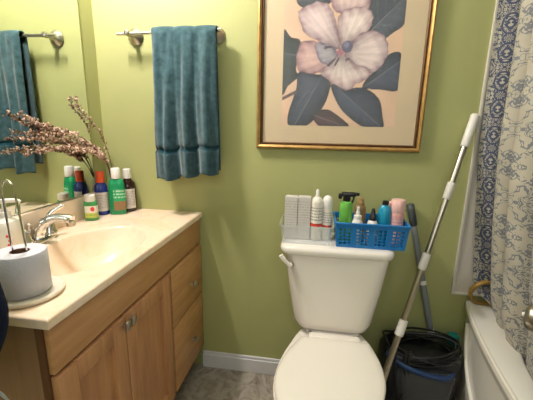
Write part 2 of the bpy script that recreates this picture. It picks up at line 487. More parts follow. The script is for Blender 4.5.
# faucet
fa = thing('sink_faucet', 'chrome two handle faucet at the back of the sink', 'faucet', (-.898, -.49, .814))
bm = BM(); lathe(bm, [(.026, .0), (.026, .010), (.022, .016)], (-.898, -.49, .814), 32, 1, 2.9); link('base_plate', bm, M['chrome'], fa)
for s, yy in ((-1, -.541), (1, -.439)):
    bm = BM(); lathe(bm, [(.024, .014), (.024, .022), (.019, .030), (.018, .046), (.014, .056), (.008, .060)], (-.898, yy, .814), 20)
    if s < 0: pts = [(-.898, yy, .866), (-.905, yy-.012, .884), (-.912, yy-.035, .893), (-.915, yy-.062, .893)]
    else: pts = [(-.898, yy, .866), (-.900, yy+.004, .885), (-.892, yy+.016, .903), (-.876, yy+.034, .916), (-.868, yy+.042, .918)]
    tube(bm, smooth_path(pts, 5), [.010, .006], 10)
    link('handle', bm, M['chrome'], fa)
bm = BM(); pts = [(-.900, -.49, .824), (-.893, -.489, .850), (-.872, -.487, .880), (-.838, -.483, .898), (-.800, -.478, .900), (-.776, -.476, .894)]
tube(bm, smooth_path(pts, 6), [.021, .020, .017, .015, .014, .0145, .015], 14); link('spout', bm, M['chrome'], fa)
bm = BM(); lathe(bm, [(.012, -.014), (.0135, -.010), (.0135, .0), (.008, .004)], (-.781, -.476, .888), 16); link('aerator', bm, M['nickel'], fa)
bm = BM(); tube(bm, [(-.925, -.49, .82), (-.925, -.49, .868)], .003, 8); lathe(bm, [(.003, 0), (.007, .004), (.007, .010), (.003, .013)], (-.925, -.49, .866), 12); link('lift_rod', bm, M['chrome'], fa)

# soap dispenser
sx_, sy_ = -.887, -.600
sd = thing('soap_dispenser', 'white plastic soap pump bottle with red printed label, by the mirror', 'soap dispenser', (sx_, sy_, .8145))
bm = BM(); lathe(bm, [(.030, 0), (.033, .004), (.033, .096), (.029, .108), (.014, .116), (.013, .120)], (sx_, sy_, .8145), 28, 1, 1.15, power=3); link('bottle', bm, M['whitetr'], sd)
bm = BM(); lathe(bm, [(.015, .118), (.015, .134), (.006, .136), (.005, .158), (.009, .159), (.009, .170), (.004, .172)], (sx_, sy_, .8145), 18)
tube(bm, smooth_path([(sx_, sy_, .980), (sx_+.028, sy_+.012, .981), (sx_+.040, sy_+.016, .976)], 4), [.007, .005], 10); link('pump', bm, M['white'], sd)
bm = BM()
for i, (dz, a, w) in enumerate(((.066, -.55, .35), (.052, -.40, .30), (.040, -.5, .42))):
    label_patch(bm, .0337, dz, dz+.007, (sx_, sy_, .8145), a-.3, a-.3+w, 6, 1, 1.15, 3)
link('label', bm, M['red'], sd)

# toilet roll on its stand
rx, ry = -.648, -.795
hs = thing('toilet_roll_stand', 'cream round base with tall looped wire holding the spare roll', 'toilet roll stand', (rx, ry, .8145))
bm = BM(); lathe(bm, [(.068, 0), (.072, .003), (.074, .010), (.070, .013), (.062, .012), (.058, .009), (.0, .009)], (rx+.004, ry+.002, .8145), 44, cap1=False); link('base', bm, M['cream'], hs)
bm = BM(); pts = [(rx-.014, ry-.004, .822), (rx-.015, ry-.004, .93), (rx-.017, ry-.004, 1.05), (rx-.014, ry-.003, 1.074), (rx-.006, ry-.001, 1.082), (rx+.003, ry+.002, 1.074), (rx+.007, ry+.003, 1.05), (rx+.013, ry+.004, .93), (rx+.014, ry+.004, .822)]
tube(bm, smooth_path(pts, 5), .0023, 8); link('wire_loop', bm, M['chrome'], hs)
tr = thing('toilet_roll', 'white toilet paper roll standing upright on the wire stand', 'toilet roll', (rx, ry, .8255))
bm = BM(); lathe(bm, [(.0195, 0), (.0495, .0), (.052, .003), (.052, .093), (.050, .096), (.0195, .096)], (rx, ry, .8255), 44, cap0=False, cap1=False); link('paper', bm, M['roll'], tr)
bm = BM(); lathe(bm, [(.0190, 0.001), (.0195, .0955), (.0175, .0955), (.0175, 0.001), (.0190, 0.001)], (rx, ry, .8255), 28, cap0=False, cap1=False); link('cardboard_core', bm, M['card'], tr)

# ------------------------------------------------------------------ things at the back of the sink
def bottle(name, label, cat, loc, prof, mat, cap, capmat, lab=None, labmat=None, sx=1, sy=1, power=2, rot=0, group=None):
    t = thing(name, label, cat, loc, group)
    bm = BM(); lathe(bm, prof, loc, 30, sx, sy, 'z', power, rot=rot); link('bottle', bm, mat, t)
    if cap:
        bm = BM(); lathe(bm, cap, loc, 24); link('cap', bm, capmat, t)
    if lab:
        r, z0, z1, a0, a1 = lab
        bm = BM(); label_patch(bm, r, z0, z1, loc, a0, a1, 18, sx, sy, power, rot); link('label', bm, labmat, t)
    return t
z0 = .8145
bottle('mouthwash_bottle', 'cobalt blue bottle with orange cap, between the green bottle and backsplash', 'bottle', (-.912, -.126, z0),
       [(.023, 0), (.027, .004), (.027, .105), (.025, .125), (.017, .140), (.014, .146)], M['cobalt'],
       [(.0165, .140), (.0172, .144), (.0165, .185), (.014, .188)], M['orange'], (.0276, .018, .100, -2.3, .5), M['lab_grey'])
g = bottle('lotion_bottle', 'flat green bottle with white flip cap, beside the orange-capped bottle', 'bottle', (-.850, -.108, z0),
       [(.029, 0), (.033, .004), (.034, .10), (.032, .130), (.026, .152), (.015, .160), (.014, .164)], M['green_b'],
       [(.019, .158), (.0195, .162), (.0185, .200), (.016, .203)], M['white'], (.0345, .020, .115, -1.75, .25), M['lab_green'], 1, .62, 3, .35)
bottle('syrup_bottle', 'dark brown bottle with white cap and pale label, nearest the back wall', 'bottle', (-.836, -.044, z0),
       [(.030, 0), (.034, .004), (.034, .110), (.031, .128), (.016, .146), (.014, .152)], M['amber'],
       [(.0175, .150), (.018, .154), (.017, .190), (.015, .192)], M['white'], (.0346, .016, .105, -2.4, -.1), M['lab_grey'])
t = bottle('powder_bottle', 'small green and yellow bottle with white flip cap, alone beside the faucet', 'bottle', (-.900, -.218, z0),
       [(.022, 0), (.025, .003), (.025, .070), (.023, .078), (.021, .080)], M['green_d'],
       [(.0195, .079), (.0205, .082), (.0200, .104), (.014, .107)], M['white'], (.0256, .012, .062, -2.2, .6), M['lab_yellow'], 1, .75, 3, .25)
bm = BM()
for q in range(10):
    c0, c1 = -1+.2*q, -.8+.2*q; w_ = .34*math.sqrt(max(0, 1-((c0+c1)/2)**2))
    label_patch(bm, .0260, .049+.0095*c0, .049+.0095*c1, (-.900, -.218, z0), -1.15-w_, -1.15+w_, 8, 1, .75, 3, .25)
bmesh.ops.remove_doubles(bm, verts=bm.verts[:], dist=1e-6)
link('emblem', bm, M['red'], t)
# vase with dried stems
va = thing('bud_vase', 'small cream vase in the counter corner behind the bottles', 'vase', (-.918, -.030, z0))
bm = BM(); lathe(bm, [(.017, 0), (.023, .006), (.024, .06), (.018, .11), (.012, .145), (.013, .165), (.016, .172), (.013, .172), (.010, .150)], (-.918, -.030, z0), 24, cap1=False); link('body', bm, M['vase'], va)
mouth = Vector((-.918, -.030, z0+.16))
def spray(pts, label, start, dens, size, kind='stem'):
    P = smooth_path([mouth+Vector((random.uniform(-.004, .004), random.uniform(-.004, .004), -.04))]+pts, 14)
    t = thing('dried_flower_stem', label, 'dried flower', tuple(P[0]), 'dried flower stems in the vase')
    bm = BM(); tube(bm, P, [.0017, .0009], 6); link('stalk', bm, M['stalk'], t)
    bm = BM(); L = len(P); i0 = int(L*start)
    for i in range(i0, L):
        f = (i-i0)/max(1, L-1-i0)
        for q in range(dens):
            s = size*(1.0-.35*f)*random.uniform(.7, 1.25)
            p = P[i]+Vector([random.gauss(0, .55*size) for _ in range(3)])+(P[i]-P[i-1])*random.uniform(-.5, .5)
            g_ = bmesh.ops.create_icosphere(bm, subdivisions=1, radius=s*.62)
            mat_ = Matrix.Translation(p) @ Matrix.Rotation(random.uniform(0, 6), 4, Vector((random.random(), random.random(), random.random()+.1)).normalized()) @ Matrix.Diagonal((1, .55, 1.35, 1))
            for v_ in g_['verts']:
                v_.co = mat_ @ (v_.co*random.uniform(.8, 1.2))
            mi = 0 if random.random() < .62 else 1
            for f_ in {f for v in g_['verts'] for f in v.link_faces}: f_.material_index = mi
    link('blossoms', bm, [M['blush'], M['blush2']], t)
V3 = lambda *a: Vector(a)
SP = [
 ([V3(-.920, -.065, 1.045), V3(-.930, -.12, 1.110), V3(-.935, -.22, 1.160), V3(-.936, -.32, 1.180), V3(-.937, -.385, 1.198), V3(-.937, -.455, 1.232)], 'long dried flower stem arching left, its tip highest of the drooping bunch', .50),
 ([V3(-.915, -.075, 1.040), V3(-.922, -.14, 1.095), V3(-.925, -.25, 1.130), V3(-.928, -.35, 1.146), V3(-.932, -.46, 1.150)], 'dried flower stem in the bunch, below the highest drooping tip', .28),
 ([V3(-.908, -.080, 1.035), V3(-.910, -.15, 1.080), V3(-.912, -.25, 1.108), V3(-.915, -.36, 1.115), V3(-.918, -.475, 1.106)], 'dried flower stem hanging lowest of the bunch in front of the mirror', .30),
 ([V3(-.905, -.075, 1.030), V3(-.900, -.13, 1.070), V3(-.895, -.20, 1.095), V3(-.892, -.29, 1.105)], 'short dried flower stem just above the bottle caps', .30),
 ([V3(-.915, -.070, 1.040), V3(-.918, -.13, 1.100), V3(-.920, -.21, 1.140), V3(-.924, -.31, 1.160), V3(-.928, -.44, 1.168)], 'dried flower stem in the thick middle of the drooping bunch', .25),
]
for pts, lb, st in SP: spray(pts, lb, st, 3, .0095)
spray([V3(-.915, -.036, 1.02), V3(-.922, -.042, 1.08), V3(-.936, -.066, 1.165), V3(-.946, -.11, 1.215), V3(-.949, -.155, 1.25), V3(-.947, -.170, 1.275), V3(-.948, -.178, 1.305)],
      'single thin dried flower stem standing upright above the green bottle', .30, 1, .0085)

# ------------------------------------------------------------------ towel bar and towel
tb = thing('towel_bar', 'chrome towel bar with round wall mounts on the back wall', 'towel bar', (-.6, -.02, 1.56))
BY, BZ = -.062, 1.560
bm = BM(); tube(bm, [(-.822, BY, BZ-.002), (-.386, BY, BZ+.004)], .0075, 14); link('bar', bm, M['chrome'], tb)
for x in (-.775, -.422):
    bm = BM(); lathe(bm, [(.033, -.0005), (.034, -.006), (.029, -.011), (.026, -.016), (.016, -.021), (.010, -.028), (.0085, -.048), (.012, -.055), (.013, -.066), (.010, -.074), (.004, -.076)], (x, 0, BZ), 28, ax='y'); link('wall_mount', bm, M['nickel'], tb)

def towel_fn(u, v):
    # v 0..1 runs: front hem -> top of bar -> back hem
    Lf, Lb, rr = .565, .50, .016
    S = Lf+pi*rr+Lb; s = v*S
    x0 = -.664+.262*u
    cuts = (0, .35, .66, 1.0)
    q = 0 if u < .35 else (1 if u < .66 else 2)
    seg = (u-cuts[q])/(cuts[q+1]-cuts[q])
    fold = max(0, math.sin(pi*seg))**.85
    if s < Lf:
        d = (Lf-s)/Lf      # 0 at bar, 1 at hem
        amp = min(1, .22+1.0*d)
        y = BY-rr-.002-amp*(.030*fold+.009*math.sin(u*23+d*2.5)+.004*math.sin(u*41-d*3))-.004*d
        x = x0+.005*math.sin(d*6+u*3)*d+.012*d*(u-.35)-.010*amp*math.cos(pi*seg)*(.6 if 0 < q < 2 else .3)*-1
        z = BZ-d*Lf+(-.018, -.002, .010)[q]*d*d+.004*math.sin(u*19)*d
        if .775 < d < .815: y += .010*math.sin((d-.775)/.04*pi)
        if d > .815: y -= .004
        y += .003*hnoise(u*2, d*2, 1)
    elif s < Lf+pi*rr:
        a = (s-Lf)/rr
        y = BY-rr*math.cos(a)-.004*fold*math.cos(a)*.5-(.002 if a < 1 else 0); z = BZ+rr*math.sin(a)+.003*fold; x = x0
    else:
        d = (s-Lf-pi*rr)/Lb
        y = BY+rr-.002+.010*math.sin(u*8)*d*.6; x = x0-.006+.004*d+.006*d*(u-.4); z = BZ-d*(Lb+.045)
        y = min(y, -.012)
    return (x, y, z)
bm = BM(); grid(bm, towel_fn, 84, 150)
tw = link('hand_towel', bm, M['towel'], None, True, 180); solidify(tw, .006)
tag(tw, 'dark teal terry towel hanging folded over the towel bar', 'towel')

# navy cloth at the left edge, on a small swing bar of the left wall
sb = thing('swing_towel_bar', 'short metal swing bar on the left wall holding the navy towel', 'towel bar', (XL, -1.0, .98))
bm = BM(); tube(bm, [(XL+.004, -1.0, 1.0), (-.498, -1.0, 1.0)], .006, 10); link('bar', bm, M['nickel'], sb)
bm = BM(); lathe(bm, [(.025, .0), (.025, .008), (.012, .014)], (XL, -1.0, 1.0), 18, ax='x'); link('wall_mount', bm, M['nickel'], sb)
NX = -.497
def navy_fn(u, v):
    S = v*.46-.21
    x = NX-.20+.20*u
    w = .008*math.sin(u*14)
    if abs(S) < .0125: return (x, -1.0-.0105*math.sin(S/.0125*pi/2)*-1, 1.0+.0105*math.cos(S/.0125*pi/2))
    d = abs(S)-.0125; sg = -1 if S < 0 else 1
    bul = u**4*(.011*math.sin(min(1, d/.2)*pi)-.030*d/.2*(d > .09)*min(1, (d-.09)/.1) if d > 0 else 0)
    return (x+bul, -1.0+sg*.0105+sg*abs(w)*min(1, d*8), 1.0-d)
bm = BM(); grid(bm, navy_fn, 40, 60)
nv_ = link('navy_towel', bm, M['navy'], None, True, 180); solidify(nv_, .004, 1 if False else 0); tag(nv_, 'navy blue towel hanging at the left edge by the vanity', 'towel')
bm = BM(); grid(bm, lambda u, v: (-.486+.030*u+.020*v, -1.034-.004*u, .810-.024*v-.012*u), 6, 6)
link('care_tag', bm, M['tagw'], nv_)
# ------------------------------------------------------------------ picture
fx0, fx1, fz0, fz1 = -.251, .406, 1.114, 1.915
pc = thing('framed_picture', 'large gilt framed magnolia print above the toilet', 'picture', ((fx0+fx1)/2, -.01, fz0))
def frame_bm(x0, x1, z0, z1, prof):
    """prof: (inset, depth) pairs swept round the rectangle"""
    bm = BM(); loops = []
    for ins, dep in prof:
        loops.append([(x0+ins, -dep, z0+ins), (x1-ins, -dep, z0+ins), (x1-ins, -dep, z1-ins), (x0+ins, -dep, z1-ins)])
    loft(bm, loops, False, False); return bm
fr = link('frame', frame_bm(fx0, fx1, fz0, fz1, [(0, .001), (0, .018), (.003, .024), (.008, .026), (.012, .023), (.016, .021)]), M['gold'], pc, True, 25)
link('inner_lip', frame_bm(fx0, fx1, fz0, fz1, [(.016, .021), (.018, .016), (.022, .018), (.026, .013), (.026, .006)]), M['gold_dark'], pc, True, 25)
bm = BM(); box(bm, fx0+.01, fx1-.01, -.008, -.001, fz0+.01, fz1-.01); link('mat_board', bm, M['mat_board'], pc, False)
ax0, ax1, az0, az1 = -.148, .300, 1.210, 1.825
# painted print: colour per vertex, computed from leaf and petal outlines
def conv(p):
    X, Y = p[0]/3.077+280, p[1]/3.077
    t = Y/125.
    u = (X-282.0)/(124.5-13.5*t)
    return ((ax0+u*(ax1-ax0)), az0+(125-Y)/125*.462)
def chaikin(P, k=6):
    Q = []; n = len(P)
    for i in range(n):
        p0, p1, p2, p3 = P[i-1], P[i], P[(i+1) % n], P[(i+2) % n]
        for q in range(k):
            t = q/k
            Q.append(tuple(.5*(2*p1[c]+(p2[c]-p0[c])*t+(2*p0[c]-5*p1[c]+4*p2[c]-p3[c])*t*t+(3*p1[c]-p0[c]-3*p2[c]+p3[c])*t**3) for c in (0, 1)))
    return Q
GX, GZ = 190, 262
xs = np.linspace(ax0, ax1, GX+1); zs = np.linspace(az0, az1, GZ+1)
XX, ZZ = np.meshgrid(xs, zs)
col = np.zeros(XX.shape+(3,)); col[:] = srgb('dfbb9f')[:3]
col *= (1+.05*np.sin(XX*31+np.cos(ZZ*23)*2))[..., None]
def inside(P):
    r = np.zeros(XX.shape, bool); n = len(P); dist = np.full(XX.shape, 9.0)
    for i in range(n):
        (xa, za), (xb, zb) = P[i], P[(i+1) % n]
        if za != zb:
            c = ((za > ZZ) != (zb > ZZ)) & (XX < (xb-xa)*(ZZ-za)/(zb-za)+xa); r ^= c
        dx, dz = xb-xa, zb-za; L = dx*dx+dz*dz+1e-12
        t = np.clip(((XX-xa)*dx+(ZZ-za)*dz)/L, 0, 1)
        dist = np.minimum(dist, np.hypot(XX-xa-t*dx, ZZ-za-t*dz))
    return r, dist
def linedist(a, c):
    (xa, za), (xb, zb) = a, c; dx, dz = xb-xa, zb-za; L = dx*dx+dz*dz
    t = np.clip(((XX-xa)*dx+(ZZ-za)*dz)/L, 0, 1)
    return np.hypot(XX-xa-t*dx, ZZ-za-t*dz), t, ((XX-xa)*dz-(ZZ-za)*dx)/math.sqrt(L)
def leaf(P, vein, c_in, c_edge):
    global col
    P = [conv(p) for p in chaikin(P)]; r, d = inside(P)
    k = np.clip(d/.03, 0, 1)[..., None]
    base = np.array(srgb(c_edge)[:3])*(1-k)+np.array(srgb(c_in)[:3])*k
    dl, t, sgn = linedist(conv(vein[0]), conv(vein[1]))
    side = (np.sin((t*9+np.abs(sgn)*-38)*2*pi*.55) > .93) & (dl > .004)
    base = base*(1+.28*np.sign(sgn)[..., None]*.6)
    base = np.where(side[..., None], base*1.25+.015, base)
    base = np.where((dl < .0013)[..., None], np.array(srgb('8a8f98')[:3])*.5+.5*base, base)
    col = np.where(r[..., None], base, col)
def petal(P, root, c_in, c_edge):
    global col
    P = [conv((p[0]+1.8*math.sin(i*1.9), p[1]+1.8*math.cos(i*1.3))) for i, p in enumerate(chaikin(P))]; r, d = inside(P)
    k = np.clip(d/.04+.10*np.sin(XX*150+ZZ*90)+.06*np.sin(ZZ*260-XX*70), 0, 1)[..., None]**.75
    base = np.array(srgb(c_edge)[:3])*(1-k)+np.array(srgb(c_in)[:3])*k
    rx_, rz_ = conv(root); a = np.arctan2(ZZ-rz_, XX-rx_)
    rad = np.hypot(ZZ-rz_, XX-rx_)
    base = base*(1+.07*np.sin(a*26)+.04*np.sin(a*61+1))[..., None]
    base = base*(np.clip(.60+rad*3.6, 0, 1.04))[..., None]
    base = np.where((d < .0022)[..., None], base*.72, base)
    col = np.where(r[..., None], base, col)
DK = 0
leaf([(45, -5), (70, 20), (110, 25), (160, 0), (150, -60), (80, -70)], ((50, 0), (150, -40)), '39404a', '1e232b')
leaf([(262, 40), (272, -10), (330, -60), (395, -50), (388, 60), (345, 100), (310, 118), (275, 95)], ((270, 100), (395, -10)), '424a58', '222834')
leaf([(2, 90), (30, 105), (62, 120), (48, 200), (58, 225), (25, 255), (4, 278)], ((0, 150), (60, 165)), '2f3839', '181f21')
leaf([(58, 212), (105, 218), (157, 228), (150, 290), (125, 340), (85, 385), (30, 385), (28, 340), (50, 268)], ((125, 235), (50, 380)), '383f53', '1e2331')
leaf([(160, 250), (215, 262), (262, 262), (305, 295), (315, 350), (314, 387), (262, 387), (215, 355), (182, 315)], ((180, 262), (305, 380)), '3b4259', '1f2434')
leaf([(255, 258), (292, 208), (340, 158), (374, 165), (366, 264), (305, 266)], ((262, 258), (370, 180)), '3a4158', '202536')
leaf([(105, 352), (140, 330), (175, 345), (215, 387), (130, 387)], ((110, 350), (205, 385)), '553a44', '33222b')
dl, t, sg = linedist(conv((2, 300)), conv((48, 276))); col = np.where((dl < .006)[..., None], np.array(srgb('5a4146')[:3]), col)
PI_, PE = 'e6d3cf', 'b79a9c'
petal([(150, -50), (215, -70), (280, -45), (272, 30), (235, 45), (190, 42), (160, 18)], (200, 90), 'dcc0be', '96717c')
petal([(52, 40), (62, 22), (110, 3), (150, 14), (172, 60), (188, 140), (150, 135), (105, 112), (72, 90)], (190, 150), 'dfcac9', '94757f')
petal([(176, 70), (195, 32), (230, 22), (268, 24), (288, 50), (268, 98), (222, 125), (195, 150)], (190, 155), 'ead9d4', '9d7a82')
petal([(48, 190), (60, 125), (105, 118), (150, 150), (185, 175), (135, 212), (75, 214)], (195, 155), 'd3aea9', '8a646c')
petal([(200, 155), (240, 105), (285, 90), (325, 110), (332, 160), (300, 208), (255, 222), (215, 195)], (190, 155), 'e3cfcc', '8f707c')
petal([(108, 128), (150, 128), (190, 165), (160, 190), (125, 180)], (190, 160), 'c9c3cb', '7f7488')
petal([(128, 215), (160, 180), (190, 155), (230, 185), (278, 205), (268, 235), (235, 250), (212, 270), (165, 248)], (190, 150), 'ead8d3', '9a7680')
def blob(cx, cz, rx_, rz_, c):
    global col
    X0, Z0 = conv((cx, cz)); kx = rx_/3.077/118*.448; kz = rz_/3.077/125*.462
    r = ((XX-X0)/kx)**2+((ZZ-Z0)/kz)**2 < 1
    tex = (1+.4*np.sin(XX*900)*np.sin(ZZ*900))[..., None]
    col = np.where(r[..., None], np.array(srgb(c)[:3])*tex, col)
blob(188, 152, 12, 10, 'a86a7a'); blob(209, 136, 17, 18, '5d5a72'); blob(206, 130, 9, 9, '7d7a94')
for a in ((150, 192, 172, 172), (172, 190, 184, 168), (205, 176, 218, 172), (140, 138, 160, 136)):
    dl, t, sg = linedist(conv(a[:2]), conv(a[2:])); col = np.where((dl < .0045*(1-.5*t))[..., None], np.array(srgb('4d4150')[:3]), col)
# faint pencilled signature stroke
wz = az0+.010+.003*np.sin(XX*420); m_ = (np.abs(ZZ-wz) < .0016) & (XX > .085) & (XX < .145); col = np.where(m_[..., None], col*.75, col)
me = bpy.data.meshes.new('print')
vs = [(float(x)-pc.location.x, -.0086-pc.location.y, float(z)-pc.location.z) for z in zs for x in xs]
W_ = GX+1
fs = [(j*W_+i, j*W_+i+1, (j+1)*W_+i+1, (j+1)*W_+i) for j in range(GZ) for i in range(GX)]
me.from_pydata(vs, [], fs)
at = me.color_attributes.new('Col', 'FLOAT_COLOR', 'POINT')
fl = np.ones((len(vs), 4), np.float32); fl[:, :3] = np.clip(col, 0, 1).reshape(-1, 3); at.data.foreach_set('color', fl.ravel())
me.materials.append(M['art']); ob = bpy.data.objects.new('print', me); C.objects.link(ob); ob.parent = pc
bm = BM(); box(bm, fx0+.02, fx1-.02, -.0125, -.0115, fz0+.02, fz1-.02); link('glass_pane', bm, M['glassp'], pc, False)

# ------------------------------------------------------------------ toilet
TX = .088
to = thing('toilet', 'white two piece toilet with closed lid against the green wall', 'toilet', (TX, -.40, 0))
# tank
bm = BM(); tc_x = .098
L = []
for z, hx, hy, rr in ((.408, .08, .06, .05), (.410, .122, .084, .05), (.420, .145, .094, .055), (.445, .156, .099, .06), (.50, .165, .102, .06), (.60, .180, .105, .055), (.732, .197, .108, .05)):
    L.append(rrect(tc_x, -.128, hx, hy, rr, z, 8))
loft(bm, L); link('tank', bm, M['porcelain'], to, True, 60)
bm = BM(); L = []
for z, d in ((.730, -.006), (.734, .003), (.744, .006), (.756, .006), (.763, .001), (.767, -.010)):
    L.append(rrect(tc_x-.003, -.130, .206+d, .106+d, .045, z, 8))
loft(bm, L); link('tank_lid', bm, M['porcelain'], to, True, 60)
# flush lever on the tank's front left
bm = BM(); lathe(bm, [(.012, 0), (.012, -.010), (.007, -.014), (.006, -.022)], (-.072, -.228, .694), 18, ax='y'); link('lever_hub', bm, M['nickel'], to)
bm = BM(); tube(bm, smooth_path([(-.070, -.248, .694), (-.084, -.252, .704), (-.104, -.253, .725), (-.110, -.253, .735)], 5), [.008, .008, .0095, .009], 12); link('flush_lever', bm, M['porcelain'], to)
# bowl
def egg(cy, hx, front, back, z, n=40, sq=2.0, cx=TX):
    pts = []
    for i in range(n):
        t = 2*pi*i/n; c, s = math.cos(t), math.sin(t)
        x = math.copysign(abs(c)**(2/sq), c)*hx
        y = -s*front if s > 0 else -math.copysign(abs(s)**(2/sq), s)*back
        pts.append((cx+x+.010-.13*max(0, -.27-cy-y)*min(1, z/.3), cy+y, z))
    return pts
bm = BM()
loft(bm, [egg(-.36, .105, .20, .22, 0), egg(-.36, .102, .195, .22, .02), egg(-.36, .092, .165, .21, .09), egg(-.37, .098, .175, .21, .18),
          egg(-.40, .140, .220, .24, .28), egg(-.42, .168, .245, .29, .345), egg(-.43, .176, .250, .34, .375), egg(-.43, .174, .248, .34, .388)])
link('bowl', bm, M['porcelain'], to, True, 60)
bm = BM(); L = [rrect(TX+.012, -.130, hx, .095, .05, z, 8) for z, hx in ((.30, .09), (.36, .105), (.402, .11), (.407, .10))]
loft(bm, L); link('tank_deck', bm, M['porcelain'], to, True, 60)
def lidloop(z, ins=0.0, n=26):
    """outline of seat / lid: straight back edge, flaring sides, round front"""
    R_ = []
    pts = [(-.268, .126), (-.30, .139), (-.35, .157), (-.40, .169), (-.455, .175)]
    side = []
    for k in range(len(pts)-1):
        for s in range(4):
            t = s/4; side.append((pts[k][0]+(pts[k+1][0]-pts[k][0])*t, pts[k][1]+(pts[k+1][1]-pts[k][1])*t))
    for s in range(0, 17):
        a = s/16*pi/2; side.append((-.455-.225*math.sin(a), .175*math.cos(a)))
    kx = 1-ins/.17; cy = -.46
    right = [(TX+.006+w*kx, cy+(y-cy)*(1-ins/.21), z) for y, w in side]
    left = [(TX+.006-w*kx, cy+(y-cy)*(1-ins/.21), z) for y, w in reversed(side[:-1])]
    return [(x+.014-.13*(-.268-y), y, z) for x, y, z in right+left]
bm = BM(); loft(bm, [lidloop(.389, .006), lidloop(.392, .001), lidloop(.400, 0), lidloop(.403, .004)]); link('seat', bm, M['seat'], to, True, 60)
bm = BM(); loft(bm, [lidloop(.404, .004), lidloop(.408, -.001), lidloop(.414, 0), lidloop(.4195, .006), lidloop(.4225, .025), lidloop(.4235, .08)]); link('lid', bm, M['seat'], to, True, 60)
bm = BM(); box(bm, TX-.080, TX+.116, -.272, -.238, .386, .420, .008, 3); link('hinge', bm, M['seat'], to)
bm = BM(); tube(bm, [(TX-.075, -.222, .36), (TX-.075, -.222, .409)], .006, 10); link('tank_bolt', bm, M['nickel'], to)

# ------------------------------------------------------------------ clear bin and its things, on the tank lid
LZ = .7675
def open_bin(x0, x1, y0, y1, z0, z1, tp=.008, t=.0025):
    cx, cy = (x0+x1)/2, (y0+y1)/2; hx, hy = (x1-x0)/2, (y1-y0)/2
    bm = BM()
    loft(bm, [rrect(cx, cy, hx-tp, hy-tp, .012, z0), rrect(cx, cy, hx, hy, .014, z1), rrect(cx, cy, hx+.004, hy+.004, .016, z1+.001), rrect(cx, cy, hx+.004, hy+.004, .016, z1-.006)], True, False)
    return bm
cb_ = link('clear_bin', open_bin(-.120, .079, -.212, -.055, LZ, .842), M['clear'], None, True, 50); tag(cb_, 'clear plastic open bin on the left of the toilet tank', 'bin')
bz = LZ+.003
bx = BM(); uvl = bx.loops.layers.uv.verify()
box(bx, -.0245, .0245, -.019, .019, 0, .166)
box(bx, -.022, .022, -.017, .017, .166, .1685)
for f in bx.faces:
    for l in f.loops: l[uvl].uv = ((l.vert.co.x+.0245)/.049*.5+l.vert.co.y*6, l.vert.co.z/.168)
crt = thing('carton', 'white printed carton standing leftmost in the clear bin', 'carton', (-.085, -.135, bz), 'white cartons in the clear bin')
for v_ in bx.verts: v_.co += Vector(crt.location)
link('box', bx, M['box'], crt, False)
bx = BM(); box(bx, -.085-.0235, -.085+.0235, -.135-.018, -.135+.018, bz+.0, bz+.045)
c2 = copy_tree(crt); c2.location = (-.034, -.133, bz); c2['label'] = 'white printed carton beside the pump bottle in the clear bin'
bx.free()
t = bottle('serum_bottle', 'white bottle with tall nozzle and red band, in the clear bin', 'bottle', (.015, -.135, bz),
   [(.022, 0), (.024, .003), (.0245, .140), (.023, .155), (.016, .166), (.010, .170)], M['whitetr'],
   [(.0095, .168), (.0095, .172), (.007, .176), (.0062, .196), (.003, .200)], M['white'], (.0250, .055, .150, -2.75, -.35), M['lab_red'])
t = bottle('foam_bottle', 'white dome-topped bottle standing rightmost in the clear bin', 'bottle', (.056, -.130, bz),
   [(.017, 0), (.0185, .003), (.0188, .128), (.0185, .130)], M['whitetr'],
   [(.0195, .130), (.0200, .133), (.0200, .150), (.0185, .162), (.014, .171), (.006, .176)], M['white'], (.0194, .050, .126, -2.75, -.35), M['lab_red'])

# ------------------------------------------------------------------ blue perforated basket
kx0, kx1, ky0, ky1, kz0, kz1 = .086, .347, -.214, -.058, LZ+-.0005+.001, .863
bk = thing('blue_basket', 'blue perforated plastic basket overhanging the right of the toilet tank', 'basket', ((kx0+kx1)/2, (ky0+ky1)/2, kz0))
def perf_wall(bm, p00, p10, p01, p11, cols, rows, groups):
    """wall between 4 corners, with groups of square holes left open"""
    us = [0]; holes = []
    gw = 1/groups
    for g_ in range(groups):
        a = g_*gw+gw*.12; w = gw*.76/cols
        for c in range(cols):
            us += [a+w*(c+.18), a+w*(c+.82)]
    us.append(1); vs_ = [0]
    for r_ in range(rows):
        a = .10+.70*r_/rows; h = .70/rows
        vs_ += [a+h*.18, a+h*.82]
    vs_.append(1)
    P = lambda u, v: tuple(Vector(p00)*(1-u)*(1-v)+Vector(p10)*u*(1-v)+Vector(p01)*(1-u)*v+Vector(p11)*u*v)
    VV = [[bm.verts.new(P(u, v)) for u in us] for v in vs_]
    for j in range(len(vs_)-1):
        for i in range(len(us)-1):
            if i % 2 == 1 and j % 2 == 1 : continue
            bm.faces.new((VV[j][i], VV[j][i+1], VV[j+1][i+1], VV[j+1][i]))
bm = BM(); tp = .007
a, c, d, e = (kx0+tp, ky0+tp, kz0), (kx1-tp, ky0+tp, kz0), (kx0, ky0, kz1), (kx1, ky0, kz1)
a2, c2_, d2, e2 = (kx0+tp, ky1-tp, kz0), (kx1-tp, ky1-tp, kz0), (kx0, ky1, kz1), (kx1, ky1, kz1)
perf_wall(bm, a, c, d, e, 3, 5, 4); perf_wall(bm, a2, c2_, d2, e2, 3, 5, 4); perf_wall(bm, a, a2, d, d2, 3, 5, 2); perf_wall(bm, c, c2_, e, e2, 3, 5, 2)
f = bm.faces.new([bm.verts.new(p) for p in (a, c, c2_, a2)])
bmesh.ops.remove_doubles(bm, verts=bm.verts[:], dist=1e-5)
o_ = link('body', bm, M['basket'], bk, False); solidify(o_, .0028, -1)
